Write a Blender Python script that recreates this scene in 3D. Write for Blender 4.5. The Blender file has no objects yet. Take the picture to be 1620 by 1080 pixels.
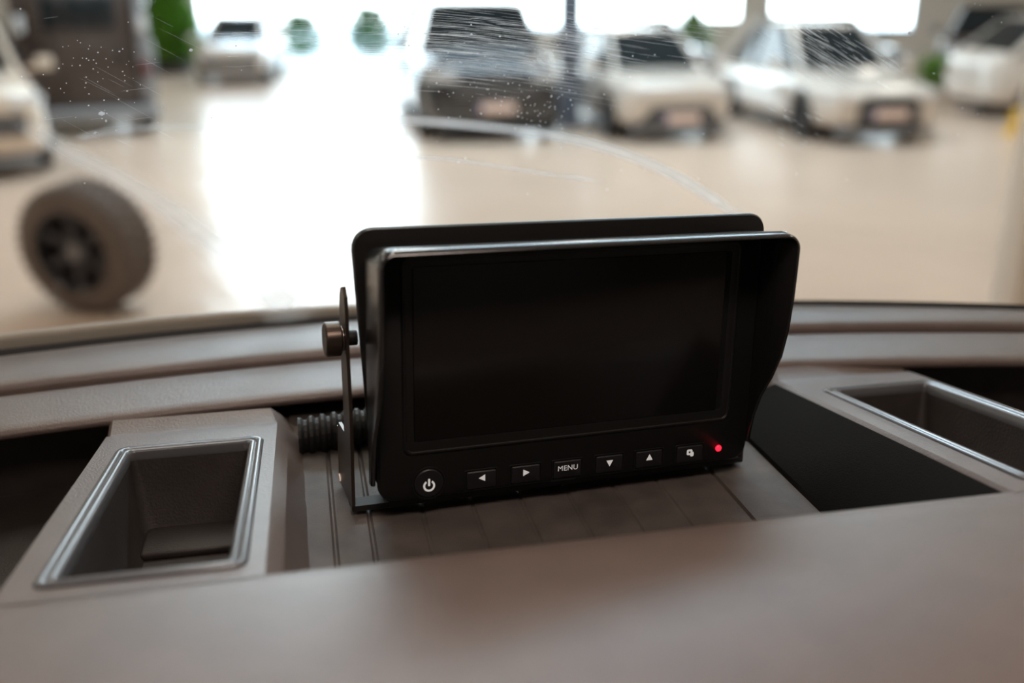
import bpy, bmesh, math, random
from math import sin, cos, pi, radians, sqrt, tan
from mathutils import Vector, Matrix
random.seed(7)
C = bpy.context.scene.collection
SC = bpy.context.scene

# ---------------------------------------------------------------- camera, sky, exposure
CAMZ = 1.95
yaw, pit = radians(12), radians(-19.2)
FWD = Vector((sin(yaw)*cos(pit), cos(yaw)*cos(pit), sin(pit)))
RGT = Vector((cos(yaw), -sin(yaw), 0))
UPV = RGT.cross(FWD)
cam_d = bpy.data.cameras.new('camera'); cam = bpy.data.objects.new('camera', cam_d); C.objects.link(cam)
cam_d.lens = 35; cam_d.sensor_width = 36; cam_d.clip_start = 0.02; cam_d.clip_end = 300
cam.matrix_world = Matrix.Translation((0, 0, CAMZ)) @ Matrix((RGT, UPV, -FWD)).transposed().to_4x4()
cam_d.dof.use_dof = True; cam_d.dof.focus_distance = 0.55; cam_d.dof.aperture_fstop = 3.4
SC.camera = cam
SC.view_settings.view_transform = 'Standard'; SC.view_settings.look = 'None'
SC.view_settings.gamma = 1; SC.view_settings.exposure = 0.0; SC.view_settings.use_curve_mapping = False
SC.cycles.max_bounces = 8; SC.cycles.transparent_max_bounces = 16
SC.cycles.caustics_reflective = False; SC.cycles.caustics_refractive = False
SC.cycles.sample_clamp_indirect = 6

W = bpy.data.worlds.new('sky'); SC.world = W; W.use_nodes = True
bgn = W.node_tree.nodes['Background']
tc = W.node_tree.nodes.new('ShaderNodeTexCoord'); sx = W.node_tree.nodes.new('ShaderNodeSeparateXYZ')
rp = W.node_tree.nodes.new('ShaderNodeValToRGB')
W.node_tree.links.new(tc.outputs['Generated'], sx.inputs[0]); W.node_tree.links.new(sx.outputs['Z'], rp.inputs[0])
rp.color_ramp.elements[0].position = 0.0; rp.color_ramp.elements[0].color = (0.86, 0.96, 1.0, 1)
rp.color_ramp.elements[1].position = 0.8; rp.color_ramp.elements[1].color = (0.55, 0.78, 1.0, 1)
W.node_tree.links.new(rp.outputs[0], bgn.inputs['Color']); bgn.inputs['Strength'].default_value = 9.0

def hall(x, y, z):                       # the hall's own axes (turned 12 degrees) -> world
    return Vector((x*cos(yaw)+y*sin(yaw), -x*sin(yaw)+y*cos(yaw), z))
def area(name, loc, sx_, sy_, energy, col, rot=(0, 0, 0)):
    l = bpy.data.lights.new(name, 'AREA'); l.shape = 'RECTANGLE'; l.size = sx_; l.size_y = sy_; l.energy = energy; l.color = col
    o = bpy.data.objects.new(name, l); C.objects.link(o); o.location = loc; o.rotation_euler = rot; return o
WARM = (1.0, 0.90, 0.80)
for (lx, ly) in ((-9, 4), (-1, 4), (8, 4), (-9, 13), (-1, 12), (8, 12), (-7, 21), (2, 21), (10, 21), (-1, -5), (7, -5)):
    area('ceiling_lamp_light', hall(lx, ly, 8.8), 1.2, 3.4, 185, WARM, (0, 0, -yaw))
area('added_sheen_light', hall(.2, 13.5, 8.85), 11, 1.8, 1500, (.62, .83, 1.0), (0, 0, -yaw))  # unseen cool panel, added to put a bluish sheen on the dashboard
area('added_cab_fill_light', (.12, .08, CAMZ+.40), .40, .16, 2.8, (1.0, .80, .70))  # unseen warm fill, added to brighten the pad and bin risers

# ---------------------------------------------------------------- materials
def mat(name, col, rough=0.5, metal=0.0, spec=0.5, bump=0.0, bscale=400, var=0.0, vscale=8, coat=0.0, emit=None, es=0.0, coords='Object'):
    m = bpy.data.materials.new(name); m.use_nodes = True; nt = m.node_tree; b = nt.nodes['Principled BSDF']
    b.inputs['Base Color'].default_value = (*col, 1); b.inputs['Roughness'].default_value = rough
    b.inputs['Metallic'].default_value = metal; b.inputs['Specular IOR Level'].default_value = spec
    b.inputs['Coat Weight'].default_value = coat; b.inputs['Coat Roughness'].default_value = 0.05
    if emit: b.inputs['Emission Color'].default_value = (*emit, 1); b.inputs['Emission Strength'].default_value = es
    t = nt.nodes.new('ShaderNodeTexCoord')
    if bump:
        n = nt.nodes.new('ShaderNodeTexNoise'); n.inputs['Scale'].default_value = bscale; n.inputs['Detail'].default_value = 4
        bp = nt.nodes.new('ShaderNodeBump'); bp.inputs['Strength'].default_value = bump; bp.inputs['Distance'].default_value = 1.0/bscale
        nt.links.new(t.outputs[coords], n.inputs['Vector']); nt.links.new(n.outputs[0], bp.inputs['Height']); nt.links.new(bp.outputs[0], b.inputs['Normal'])
    if var:
        n = nt.nodes.new('ShaderNodeTexNoise'); n.inputs['Scale'].default_value = vscale; n.inputs['Detail'].default_value = 5
        r = nt.nodes.new('ShaderNodeValToRGB')
        r.color_ramp.elements[0].position = .3; r.color_ramp.elements[1].position = .7
        r.color_ramp.elements[0].color = tuple(c*(1-var) for c in col)+(1,); r.color_ramp.elements[1].color = tuple(min(1, c*(1+var)) for c in col)+(1,)
        nt.links.new(t.outputs[coords], n.inputs['Vector']); nt.links.new(n.outputs[0], r.inputs[0]); nt.links.new(r.outputs[0], b.inputs['Base Color'])
    return m
M = {}
M['dash'] = mat('grained_dashboard_plastic', (0.135, 0.102, 0.088), 0.31, spec=.7, bump=.35, bscale=900, var=.08, vscale=40)
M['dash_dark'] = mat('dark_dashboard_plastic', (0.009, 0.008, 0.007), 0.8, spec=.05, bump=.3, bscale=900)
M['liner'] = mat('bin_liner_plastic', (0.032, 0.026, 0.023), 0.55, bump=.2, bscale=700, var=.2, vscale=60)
M['bezel'] = mat('satin_grey_trim', (0.14, 0.145, 0.155), 0.22, metal=.35)
M['rubber'] = mat('black_rubber', (0.012, 0.012, 0.012), 0.6)
M['mat'] = mat('ribbed_mat_plastic', (0.088, 0.075, 0.067), 0.6, bump=.5, bscale=1200, var=.25, vscale=55)
M['case'] = mat('matt_black_case', (0.013, 0.013, 0.013), 0.3, bump=.15, bscale=1500)
M['front'] = mat('black_front_panel', (0.008, 0.008, 0.008), 0.5, spec=.35)
M['hood'] = mat('black_hood_plastic', (0.012, 0.012, 0.012), 0.2, spec=1.0, bump=.04, bscale=1500)
M['hoodin'] = M['front']
M['screen'] = mat('screen_glass', (0.008, 0.0075, 0.007), 0.12, spec=.4)
M['button'] = mat('button_rubber', (0.010, 0.010, 0.012), 0.45)
M['print'] = mat('glowing_white_print', (0.75, 0.74, 0.72), 0.6, emit=(1, .98, .95), es=.28)  # emission added so the button symbols read brighter
M['led'] = mat('red_indicator', (0.8, 0.01, 0.02), 0.3, emit=(1.0, 0.015, 0.04), es=2.2)
M['metal'] = mat('bronze_black_metal', (0.09, 0.068, 0.055), 0.34, metal=.8)
M['edge'] = mat('bare_metal_edge', (0.55, 0.47, 0.42), 0.25, metal=1)
M['floor'] = mat('sealed_beige_floor', (0.55, 0.415, 0.32), 0.27, spec=.5, var=.08, vscale=.35, bump=.06, bscale=3)
M['wall'] = mat('wall_paint', (0.62, 0.58, 0.52), 0.8, var=.03, vscale=1)
M['ceil'] = mat('ceiling_sheet', (0.55, 0.54, 0.52), 0.8)
M['steel'] = mat('blue_grey_steel', (0.085, 0.10, 0.13), 0.5, var=.1, vscale=3)
M['frame'] = mat('window_frame_paint', (0.30, 0.33, 0.36), 0.45)
M['white'] = mat('white_car_paint', (0.62, 0.555, 0.49), 0.22, coat=1)
M['cream'] = mat('cream_car_paint', (0.66, 0.56, 0.46), 0.25, coat=1)
M['black'] = mat('black_car_paint', (0.02, 0.022, 0.026), 0.2, coat=1)
M['maroon'] = mat('dark_maroon_car_paint', (0.035, 0.022, 0.026), 0.2, coat=1)
M['brown'] = mat('dark_brown_car_paint', (0.045, 0.030, 0.024), 0.35, coat=.3, var=.1, vscale=2)
M['cglass'] = mat('tinted_car_glass', (0.012, 0.016, 0.018), 0.06, spec=.25)
M['tyre'] = mat('tyre_rubber', (0.028, 0.026, 0.025), 0.7, bump=.4, bscale=60)
M['tyreworn'] = mat('dusty_tyre_rubber', (0.12, 0.09, 0.072), 0.75, bump=.4, bscale=60, var=.2, vscale=6)
M['rim'] = mat('grey_alloy', (0.20, 0.20, 0.21), 0.35, metal=.8)
M['rimblk'] = mat('black_alloy', (0.03, 0.03, 0.034), 0.3, metal=.4)
M['chrome'] = mat('chrome', (0.75, 0.76, 0.78), 0.12, metal=1)
M['lamp'] = mat('lamp_glass', (0.62, 0.62, 0.62), 0.08, spec=.8)
M['taillamp'] = mat('red_lamp', (0.12, 0.015, 0.015), 0.15)
M['plate'] = mat('number_plate_face', (0.88, 0.68, 0.60), 0.4)
M['plateblue'] = mat('number_plate_strip', (0.10, 0.13, 0.38), 0.4)
M['greybump'] = mat('grey_bumper', (0.23, 0.23, 0.24), 0.45)
M['trimblk'] = mat('black_trim', (0.02, 0.02, 0.022), 0.5)
M['yellow'] = mat('yellow_paint', (0.75, 0.46, 0.05), 0.4)
M['leaf'] = mat('green_leaf', (0.16, 0.34, 0.04), 0.5, var=.35, vscale=5)
M['hedge'] = mat('hedge_leaf', (0.06, 0.14, 0.05), 0.6, var=.3, vscale=3)
M['pot'] = mat('dark_pot', (0.05, 0.05, 0.05), 0.5)
M['paving'] = mat('outside_paving', (0.62, 0.62, 0.60), 0.8, var=.05, vscale=1)
M['partition'] = mat('white_pillar_paint', (0.66, 0.60, 0.53), 0.6)
M['cowl_beige'] = mat('beige_cowl_plastic', (0.32, 0.27, 0.22), 0.5)  # one even beige for the cowl strip
M['cab'] = mat('cab_lining', (0.16, 0.14, 0.125), 0.9)
M['seat'] = mat('seat_fabric', (0.03, 0.03, 0.032), 0.95)

# ---------------------------------------------------------------- mesh helpers
def link(name, me, material=None, parent=None, **p):
    o = bpy.data.objects.new(name, me); C.objects.link(o)
    if material and me is not None and not me.materials: me.materials.append(material)
    if parent: o.parent = parent
    for k, v in p.items(): o[k] = v
    return o
def bm_obj(name, bm, material, parent=None, smooth=35, **p):
    bmesh.ops.recalc_face_normals(bm, faces=bm.faces)
    me = bpy.data.meshes.new(name); bm.to_mesh(me); bm.free()
    if smooth:
        me.shade_smooth(); me.set_sharp_from_angle(angle=radians(smooth))
    return link(name, me, material, parent, **p)
def empty(name, loc=(0, 0, 0), rz=0.0, **p):
    o = bpy.data.objects.new(name, None); C.objects.link(o); o.location = loc; o.rotation_euler = (0, 0, rz)
    o.empty_display_size = .05
    for k, v in p.items(): o[k] = v
    return o
def loft(bm, rings, closed=True, cap=True):
    vs = [[bm.verts.new(p) for p in r] for r in rings]
    n = len(rings[0])
    for a, b in zip(vs[:-1], vs[1:]):
        for i in range(n if closed else n-1):
            j = (i+1) % n
            bm.faces.new((a[i], a[j], b[j], b[i]))
    if cap and closed:
        bm.faces.new(vs[0][::-1]); bm.faces.new(vs[-1])
    return vs
def box(bm, x0, x1, y0, y1, z0, z1, bev=0.0, seg=2, mtx=None):
    vs = [bm.verts.new((x, y, z)) for z in (z0, z1) for (x, y) in ((x0, y0), (x1, y0), (x1, y1), (x0, y1))]
    fs = [bm.faces.new([vs[i] for i in f]) for f in ((3, 2, 1, 0), (4, 5, 6, 7), (0, 1, 5, 4), (1, 2, 6, 5), (2, 3, 7, 6), (3, 0, 4, 7))]
    geom = vs
    if bev:
        es = {e for f in fs for e in f.edges}
        r = bmesh.ops.bevel(bm, geom=list(es), offset=bev, segments=seg, affect='EDGES', profile=.5)
        geom = list({v for f in r['faces'] for v in f.verts} | {v for v in vs if v.is_valid})
    if mtx is not None: bmesh.ops.transform(bm, matrix=mtx, verts=geom)
def boxo(name, x0, x1, y0, y1, z0, z1, material, parent=None, bev=0.0, **p):
    bm = bmesh.new(); box(bm, x0, x1, y0, y1, z0, z1, bev); return bm_obj(name, bm, material, parent, **p)
def rrect(x0, x1, y0, y1, r, n=6):
    pts = []
    for cx, cy, a0 in ((x1-r, y1-r, 0), (x0+r, y1-r, 90), (x0+r, y0+r, 180), (x1-r, y0+r, 270)):
        for k in range(n+1):
            a = radians(a0+90*k/n); pts.append((cx+r*cos(a), cy+r*sin(a)))
    return pts
def cyl(bm, p0, p1, r0, r1=None, n=24, cap=True):
    r1 = r0 if r1 is None else r1
    p0, p1 = Vector(p0), Vector(p1); d = (p1-p0).normalized()
    a = d.orthogonal().normalized(); b = d.cross(a)
    loft(bm, [[p+a*r*cos(2*pi*k/n)+b*r*sin(2*pi*k/n) for k in range(n)] for p, r in ((p0, r0), (p1, r1))], cap=cap)
def revolve(bm, prof, n=48, axis='x'):       # prof: (axial, radius)
    rings = []
    for ax, r in prof:
        rings.append([(ax, r*cos(2*pi*k/n), r*sin(2*pi*k/n)) for k in range(n)])
    loft(bm, rings, cap=False)

def S(o_list, **p):
    for o in o_list:
        for k, v in p.items(): o[k] = v

# ================================================================ HALL SHELL
def hbox(name, x0, x1, y0, y1, z0, z1, m, parent=None, bev=0, **p):
    bm = bmesh.new(); box(bm, x0, x1, y0, y1, z0, z1, bev); bmesh.ops.transform(bm, matrix=Matrix.Rotation(-yaw, 4, 'Z'), verts=bm.verts)
    return bm_obj(name, bm, m, parent, **p)
XL, XR, YB, YF, HH = -15, 17, -10, 29, 9.0
hbox('floor', XL, XR, YB, YF+.1, -.1, 0, M['floor'], kind='structure', label='glossy beige sealed showroom floor')
hbox('ceiling', XL, XR, YB, YF+.2, HH, HH+.15, M['ceil'], kind='structure', label='pale sheet ceiling of the showroom hall')
hbox('wall_left', XL-.2, XL, YB, YF+.2, 0, HH, M['wall'], kind='structure', label='left painted wall of the showroom hall')
hbox('wall_right', XR, XR+.2, YB, YF+.2, 0, HH, M['wall'], kind='structure', label='right painted wall of the showroom hall')
hbox('wall_front', XL, XR, YB-.2, YB, 0, HH, M['wall'], kind='structure', label='painted wall of the hall behind the vehicle')
# back wall: piers, sills and lintels round the openings
TOP = 8.0
SILL = 1.02
openings = [(-11.2, -9.95, .9), (-8.75, -6.95, .8), (-6.75, -2.9, 0.0), (-2.7, 1.35, SILL), (1.45, 4.9, SILL), (5.1, 6.35, 1.25), (7.15, 11.15, SILL)]
tops = [2.7, 8.0, 8.0, 2.7, 2.7, 2.7, 2.7]
bm = bmesh.new(); x = XL
for (a, b, s), tp in zip(openings, tops):
    box(bm, x, a, YF, YF+.2, 0, TOP)
    if tp < TOP: box(bm, a, b, YF, YF+.2, tp, TOP)
    if s: box(bm, a, b, YF, YF+.2, 0, s)
    x = b
box(bm, x, XR, YF, YF+.2, 0, TOP); box(bm, XL, XR, YF, YF+.2, TOP, HH)
bmesh.ops.transform(bm, matrix=Matrix.Rotation(-yaw, 4, 'Z'), verts=bm.verts)
bm_obj('wall_back', bm, M['wall'], kind='structure', label='far showroom wall pierced by tall bright windows')
for i, (a, b, s) in enumerate(openings):
    bm = bmesh.new(); f = .05
    z0 = max(s, .02); TOP = tops[i]
    box(bm, a, a+f, YF+.05, YF+.15, z0, TOP); box(bm, b-f, b, YF+.05, YF+.15, z0, TOP)
    box(bm, a+f, b-f, YF+.05, YF+.15, z0, z0+f); box(bm, a+f, b-f, YF+.05, YF+.15, TOP-f, TOP)
    bmesh.ops.transform(bm, matrix=Matrix.Rotation(-yaw, 4, 'Z'), verts=bm.verts)
    bm_obj('window_%d' % (i+1), bm, M['frame'], kind='structure', label='grey metal frame of a bright showroom window')
hbox('baseboard_back', XL, openings[1][0], YF-.03, YF, 0, .12, M['frame'], kind='structure')
hbox('ground', -40, 40, YF+.2, YF+45, -.15, -.02, M['paving'], kind='structure', label='bright paving outside the showroom windows')

# ================================================================ CARS
def evaluated(o):
    dg = bpy.context.evaluated_depsgraph_get(); me = bpy.data.meshes.new_from_object(o.evaluated_get(dg)); return me
def wheel_mesh(R_, w, tyre_m, rim_m, spokes, root, loc, side):
    t = bmesh.new()
    prof = [(-w/2, R_*.66), (-w/2, R_*.9), (-w*.4, R_*.985), (-w*.2, R_), (w*.2, R_), (w*.4, R_*.985), (w/2, R_*.9), (w/2, R_*.66), (w*.3, R_*.62), (-w*.3, R_*.62), (-w/2, R_*.66)]
    revolve(t, prof, 40); o = bm_obj('wheel', t, tyre_m, root); o.location = loc
    r = bmesh.new(); revolve(r, [(side*w*.48, R_*.67), (side*w*.48, R_*.61), (side*w*.1, R_*.58), (side*w*.05, 0.001)], 40)
    for k in range(spokes):
        a = 2*pi*k/spokes; mt = Matrix.Rotation(a, 4, 'X')
        x0, x1 = sorted((side*w*.12, side*w*.40)); box(r, x0, x1, -R_*.055, R_*.055, R_*.08, R_*.63, .004, 1, mt)
    cyl(r, (side*w*.1, 0, 0), (side*w*.44, 0, 0), R_*.14, R_*.11, 20)
    q = bm_obj('rim', r, rim_m, o)
    return o
def make_car(name, label, loc, rz, L, Wd, H, prof, paint, rimm=None, sp=5, kind='hatch', grille='mid', category='car', plate=True):
    """prof: yA windshield base, yB roof front, yC roof rear, yD rear glass base, zH hood front height, zB belt height, zR rear deck height"""
    yA, yB, yC, yD, zH, zB, zR, zG = prof
    root = empty(name, loc, rz, label=label, category=category)
    W2 = Wd/2; y0 = -L/2
    R_ = .33 if H < 1.7 else .38
    wb1, wb2 = y0+L*.19, y0+L*.80
    # body shell
    st = [(0, .30, .52, zH*.80, .70, .0), (.015, .24, .50, zH*.93, .86, .0), (.07, .20, .52, zH, .96, 0), (.2, .19, .55, zH+(zB-zH)*.45, 1, 0), (yA/L-.01, .19, .56, zB, 1, 0), (yA/L+.05, .19, .56, zB+.01, 1, 0),
          (.55, .19, .56, zB+.02, 1, 0), (max(yD/L-.06, .6), .19, .58, zB+.03, 1, 0), (min(yD/L+.02, .95), .20, .58, zR, .985, 0), (.975, .24, .56, zR-.02, .93, 0), (1.0, .34, .54, zR-.12, .80, 0)]
    rings = []
    for (t, zb, zm, zt, wf, _) in st:
        y = y0+t*L; w = W2*wf
        half = [(w*.80, zb), (w*.97, zb+.08), (w, zm), (w*.975, zm+(zt-zm)*.55), (w*.90, zt-.035), (w*.72, zt), (w*.3, zt+.015)]
        rings.append([(x_, y, z_) for x_, z_ in half]+[(-x_, y, z_) for x_, z_ in half[::-1]])
    bm = bmesh.new(); loft(bm, rings)
    tmp = bm_obj('body_shell', bm, paint, None, smooth=0)
    sub = tmp.modifiers.new('s', 'SUBSURF'); sub.levels = 2; sub.render_levels = 2
    cb = bmesh.new()
    for yy in (wb1, wb2):
        cyl(cb, (-W2*1.1, yy, R_), (-W2*.62, yy, R_), R_*1.13, n=32); cyl(cb, (W2*.62, yy, R_), (W2*1.1, yy, R_), R_*1.13, n=32)
    cut = bm_obj('cut', cb, M['trimblk'], None, smooth=0)
    bo = tmp.modifiers.new('b', 'BOOLEAN'); bo.object = cut; bo.operation = 'DIFFERENCE'; bo.solver = 'EXACT'
    me = evaluated(tmp); bpy.data.objects.remove(cut); bpy.data.objects.remove(tmp)
    me.name = 'body_shell'; me.shade_smooth(); me.set_sharp_from_angle(angle=radians(50)); me.materials.clear(); me.materials.append(paint)
    for p_ in me.polygons: p_.material_index = 0
    link('body_shell', me, None, root)
    # cabin: dark glass block, painted roof and pillars
    yA, yB, yC, yD = [y0+v for v in (yA, yB, yC, yD)]
    wb_, wr = W2*.90, W2*.70
    zb_, zr_ = zB-.03, H-.05
    def ring(k):   # k 0 at belt, 1 at roof
        w = wb_+(wr-wb_)*k; ya = yA+(yB-yA)*k; yd = yD+(yC-yD)*k; z = zb_+(zr_-zb_)*k
        return [Vector((-w*.86, ya, z)), Vector((w*.86, ya, z)), Vector((w, ya+.16, z)), Vector((w, yd-.12, z)), Vector((w*.88, yd, z)), Vector((-w*.88, yd, z)), Vector((-w, yd-.12, z)), Vector((-w, ya+.16, z))]
    bm = bmesh.new(); loft(bm, [ring(0), ring(.5), ring(1)])
    bm_obj('window_glass', bm, M['cglass'], root, smooth=20)
    bm = bmesh.new(); g = ring(1.0); cx = Vector((0, (yB+yC)/2, 0))
    def sc(r, s, dz): return [Vector((v.x*s, cx.y+(v.y-cx.y)*s, v.z+dz)) for v in r]
    loft(bm, [sc(g, 1.0, -.03), sc(g, 1.02, .0), sc(g, .97, .03), sc(g, .80, .05)]); bm_obj('roof_panel', bm, paint, root, smooth=50)
    lo, hi = ring(-.02), ring(1.0)
    def bar(i, wid, frac0=0, frac1=1, nm='pillar'):
        a, b = lo[i].lerp(hi[i], frac0), lo[i].lerp(hi[i], frac1)
        c = Vector((0, (yA+yD)/2, a.z)); bm2 = bmesh.new(); cyl(bm2, a, b, wid, wid*.8, 8); bm_obj(nm, bm2, paint, root)
    for i in (1, 0): bar(i, .045)
    for i in (3, 6): bar(i, .075)
    for s_ in (-1, 1):
        ym = (yA+yD)/2+.12; bm2 = bmesh.new(); cyl(bm2, (s_*(wb_+.0), ym, zb_), (s_*(wr+.0), ym, zr_), .035, .03, 8); bm_obj('pillar', bm2, M['trimblk'], root)
        # mirror
        bm2 = bmesh.new(); xx = s_*(W2+.02); box(bm2, min(xx, xx+s_*.2), max(xx, xx+s_*.2), yA+.12, yA+.24, zB-.02, zB+.13, .03, 2); box(bm2, min(s_*W2*.9, xx), max(s_*W2*.9, xx), yA+.15, yA+.2, zB-.02, zB+.03)
        bm_obj('door_mirror', bm2, paint, root)
        for yy in (ym-.75, ym+.25): boxo('door_handle', *sorted((s_*W2*.97, s_*(W2+.02))), yy+.25, yy+.42, zB-.16, zB-.13, paint if paint is not M['black'] else M['chrome'], root)
        # headlight, swept round the corner
        bm2 = bmesh.new(); rr = []
        for (u, dy, h0, h1) in ((.50, -.005, .02, .07), (.62, .0, .0, .11), (.76, .045, -.01, .13), (.87, .13, .0, .13), (.935, .27, .04, .12)):
            zc = zH*.80; x_ = s_*W2*u; y_ = y0+.035+dy
            rr.append([(x_, y_-.02, zc+h0-.05), (x_, y_-.01, zc+h1-.05), (x_, y_+.09, zc+h1-.05), (x_, y_+.09, zc+h0-.05)])
        loft(bm2, rr); bm_obj('headlight', bm2, M['lamp'], root)
    for yy in (wb1, wb2):
        for s_ in (-1, 1): wheel_mesh(R_, .21, M['tyre'], rimm or M['rim'], sp, root, (s_*(W2-.12), yy, R_), s_)
    # underbody so that arches read closed
    boxo('underbody', -W2*.62, W2*.62, y0+.15, y0+L-.15, .16, .55, M['trimblk'], root)
    # grille
    bm = bmesh.new(); yg = y0-.012
    if grille == 'low':
        pts = [(-.62, .22), (.62, .22), (.40, .50), (-.40, .50)]; px_ = .36
    elif grille == 'shield':
        pts = [(-.44, .27), (.44, .27), (.44, .55), (.36, .64), (-.36, .64), (-.44, .55)]; px_ = .44
    else:
        pts = [(-.62, zG-.12), (.62, zG-.12), (.66, zG+.1), (-.66, zG+.1)]; px_ = .5
    loft(bm, [[(a, yg, b) for a, b in pts], [(a, yg+.12, b) for a, b in pts]]); gr = bm_obj('grille', bm, M['trimblk'], root)
    nb = 5
    zlo, zhi = pts[0][1], pts[-1][1] if grille != 'shield' else .60
    for k in range(1, nb):
        z_ = zlo+(zhi-zlo)*k/nb; hw = pts[1][0] + (pts[2][0]-pts[1][0])*(k/nb); boxo('grille_slat', -hw*.93, hw*.93, yg-.012, yg+.01, z_-.008, z_+.008, M['greybump'], gr)
    if plate:
        pl = boxo('number_plate', -.26, .26, yg-.035, yg-.013, px_-.02-.06, px_-.02+.06, M['plate'], root, .004)
        boxo('country_strip', -.26, -.215, yg-.037, yg-.034, px_-.075, px_+.035, M['plateblue'], pl)
    boxo('bumper_lip', -W2*.78, W2*.78, y0+.0, y0+.14, .14, .22, M['trimblk'] if paint in (M['black'],) else M['greybump'], root, .02)
    return root

# white hatchback facing the camera, then its neighbours
c = hall(1.92, 15.95, 0)
make_car('white_hatchback', 'white hatchback facing us beside the dark steel column', c, -yaw+radians(12), 4.0, 1.75, 1.48,
         (.95, 1.75, 3.2, 3.85, .86, .93, 1.0, .5), M['white'], grille='low')
c = hall(4.75, 15.95, 0)
make_car('white_saloon', 'white saloon with dark wide grille, right of the white hatchback', c, -yaw+radians(9), 4.5, 1.84, 1.56,
         (1.32, 2.15, 3.4, 4.2, .80, .93, 1.0, .5), M['white'], rimm=M['rimblk'], grille='shield')
c = hall(9.9, 17.7, 0)
make_car('white_crossover', 'white crossover cut off by the right edge of the photo', c, -yaw+radians(94), 4.4, 1.84, 1.62,
         (1.1, 1.9, 3.5, 4.15, .92, 1.02, 1.08, .6), M['white'], rimm=M['rimblk'], grille='mid')
c = hall(-.66, 16.3, 0)
make_car('black_offroader', 'black off-road car facing us, left of the dark steel column', c, -yaw+radians(11), 4.7, 2.05, 1.86,
         (1.15, 1.45, 4.1, 4.55, 1.10, 1.20, 1.25, .72), M['black'], rimm=M['rimblk'], grille='mid')
c = hall(-7.0, 12.6, 0)
make_car('cream_car', 'cream car at the left edge in front of the brown boxy vehicle', c, -yaw+radians(32), 4.1, 1.9, 1.78,
         (1.05, 1.6, 4.0, 4.4, 1.02, 1.12, 1.2, .6), M['cream'], grille='mid')
c = hall(11.4, 24.8, 0)
make_car('maroon_car', 'dark maroon car behind the white saloon and crossover', c, -yaw+radians(-30), 4.6, 1.9, 1.75,
         (1.1, 1.7, 4.0, 4.4, 1.05, 1.12, 1.2, .6), M['maroon'], plate=False)
c = hall(7.2, 24.2, 0)
make_car('black_estate', 'black estate car under the window behind the white saloon', c, -yaw+radians(15), 4.6, 1.85, 1.5,
         (1.2, 1.9, 4.0, 4.5, .85, .95, 1.05, .6), M['black'], plate=False)
c = hall(-6.6, 25.4, 0)
make_car('silver_white_car', 'small distant white car under the left bright windows', c, -yaw+radians(5), 3.9, 1.7, 1.5,
         (.9, 1.7, 3.3, 3.8, .86, .95, 1.0, .5), M['white'], plate=False)
c = hall(3.0, 24.0, 0)
make_car('black_saloon', 'black saloon parked by the window behind the white hatchback', c, -yaw+radians(20), 4.5, 1.85, 1.46,
         (1.25, 2.0, 3.6, 4.2, .82, .92, 1.0, .5), M['black'], plate=False)

# brown boxy vehicle, seen from the rear
bx = empty('boxy_offroader', hall(-5.98, 14.5, 0), -yaw+radians(24), label='dark brown boxy off-road vehicle with its back door to us, at left', category='car')
boxo('body_shell', -.92, .92, .12, 4.2, .5, 1.35, M['brown'], bx, .06)
boxo('cabin', -.86, .86, .16, 3.0, 1.35, 2.05, M['brown'], bx, .08)
boxo('bonnet', -.85, .85, 3.0, 4.25, 1.2, 1.32, M['brown'], bx, .05)
bd = boxo('back_door', -.70, .62, .04, .14, .42, 1.98, M['brown'], bx, .03)
boxo('window_glass', -.48, .42, .02, .06, 1.52, 1.92, M['cglass'], bd, .02)
boxo('window_seal', -.53, .47, .03, .07, 1.47, 1.97, M['trimblk'], bd, .02)
boxo('door_handle', .42, .56, -.01, .05, 1.1, 1.16, M['trimblk'], bd, .01)
boxo('door_panel', -.52, .46, .015, .05, .60, 1.38, M['brown'], bd, .02)
boxo('bumper', -.92, .92, -.10, .12, .26, .42, M['greybump'], bx, .03)
boxo('corner_post', .70, .86, .02, .16, .45, 2.1, M['greybump'], bx, .03)
boxo('corner_post', -.90, -.76, .02, .16, .45, 2.1, M['brown'], bx, .03)
for s_ in (-1, 1):
    lt = boxo('tail_light', s_*.79-.06, s_*.79+.06, -.01, .05, 1.45, 1.68, M['lamp'], bx, .01)
    boxo('lower_light', s_*.79-.06, s_*.79+.06, -.01, .05, .85, 1.05, M['taillamp'], bx, .01)
    for yy in (.85, 3.45): wheel_mesh(.38, .24, M['tyre'], M['rim'], 5, bx, (s_*.78, yy, .38), s_)
    boxo('side_window', *sorted((s_*.855, s_*.875)), .4, 1.2, 1.5, 1.9, M['cglass'], bx)
    boxo('side_window', *sorted((s_*.855, s_*.875)), 1.35, 2.1, 1.5, 1.9, M['cglass'], bx)

# loose off-road wheel standing on the floor
wx = empty('loose_wheel', hall(-2.73, 6.25, 0), -yaw, label='loose dusty off-road wheel standing on the beige floor at left', category='wheel')
mW = Matrix.Translation((0, 0, .425)) @ Matrix.Rotation(radians(-62), 4, 'Z').to_4x4() @ Matrix.Rotation(radians(-6), 4, 'Y')
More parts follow.
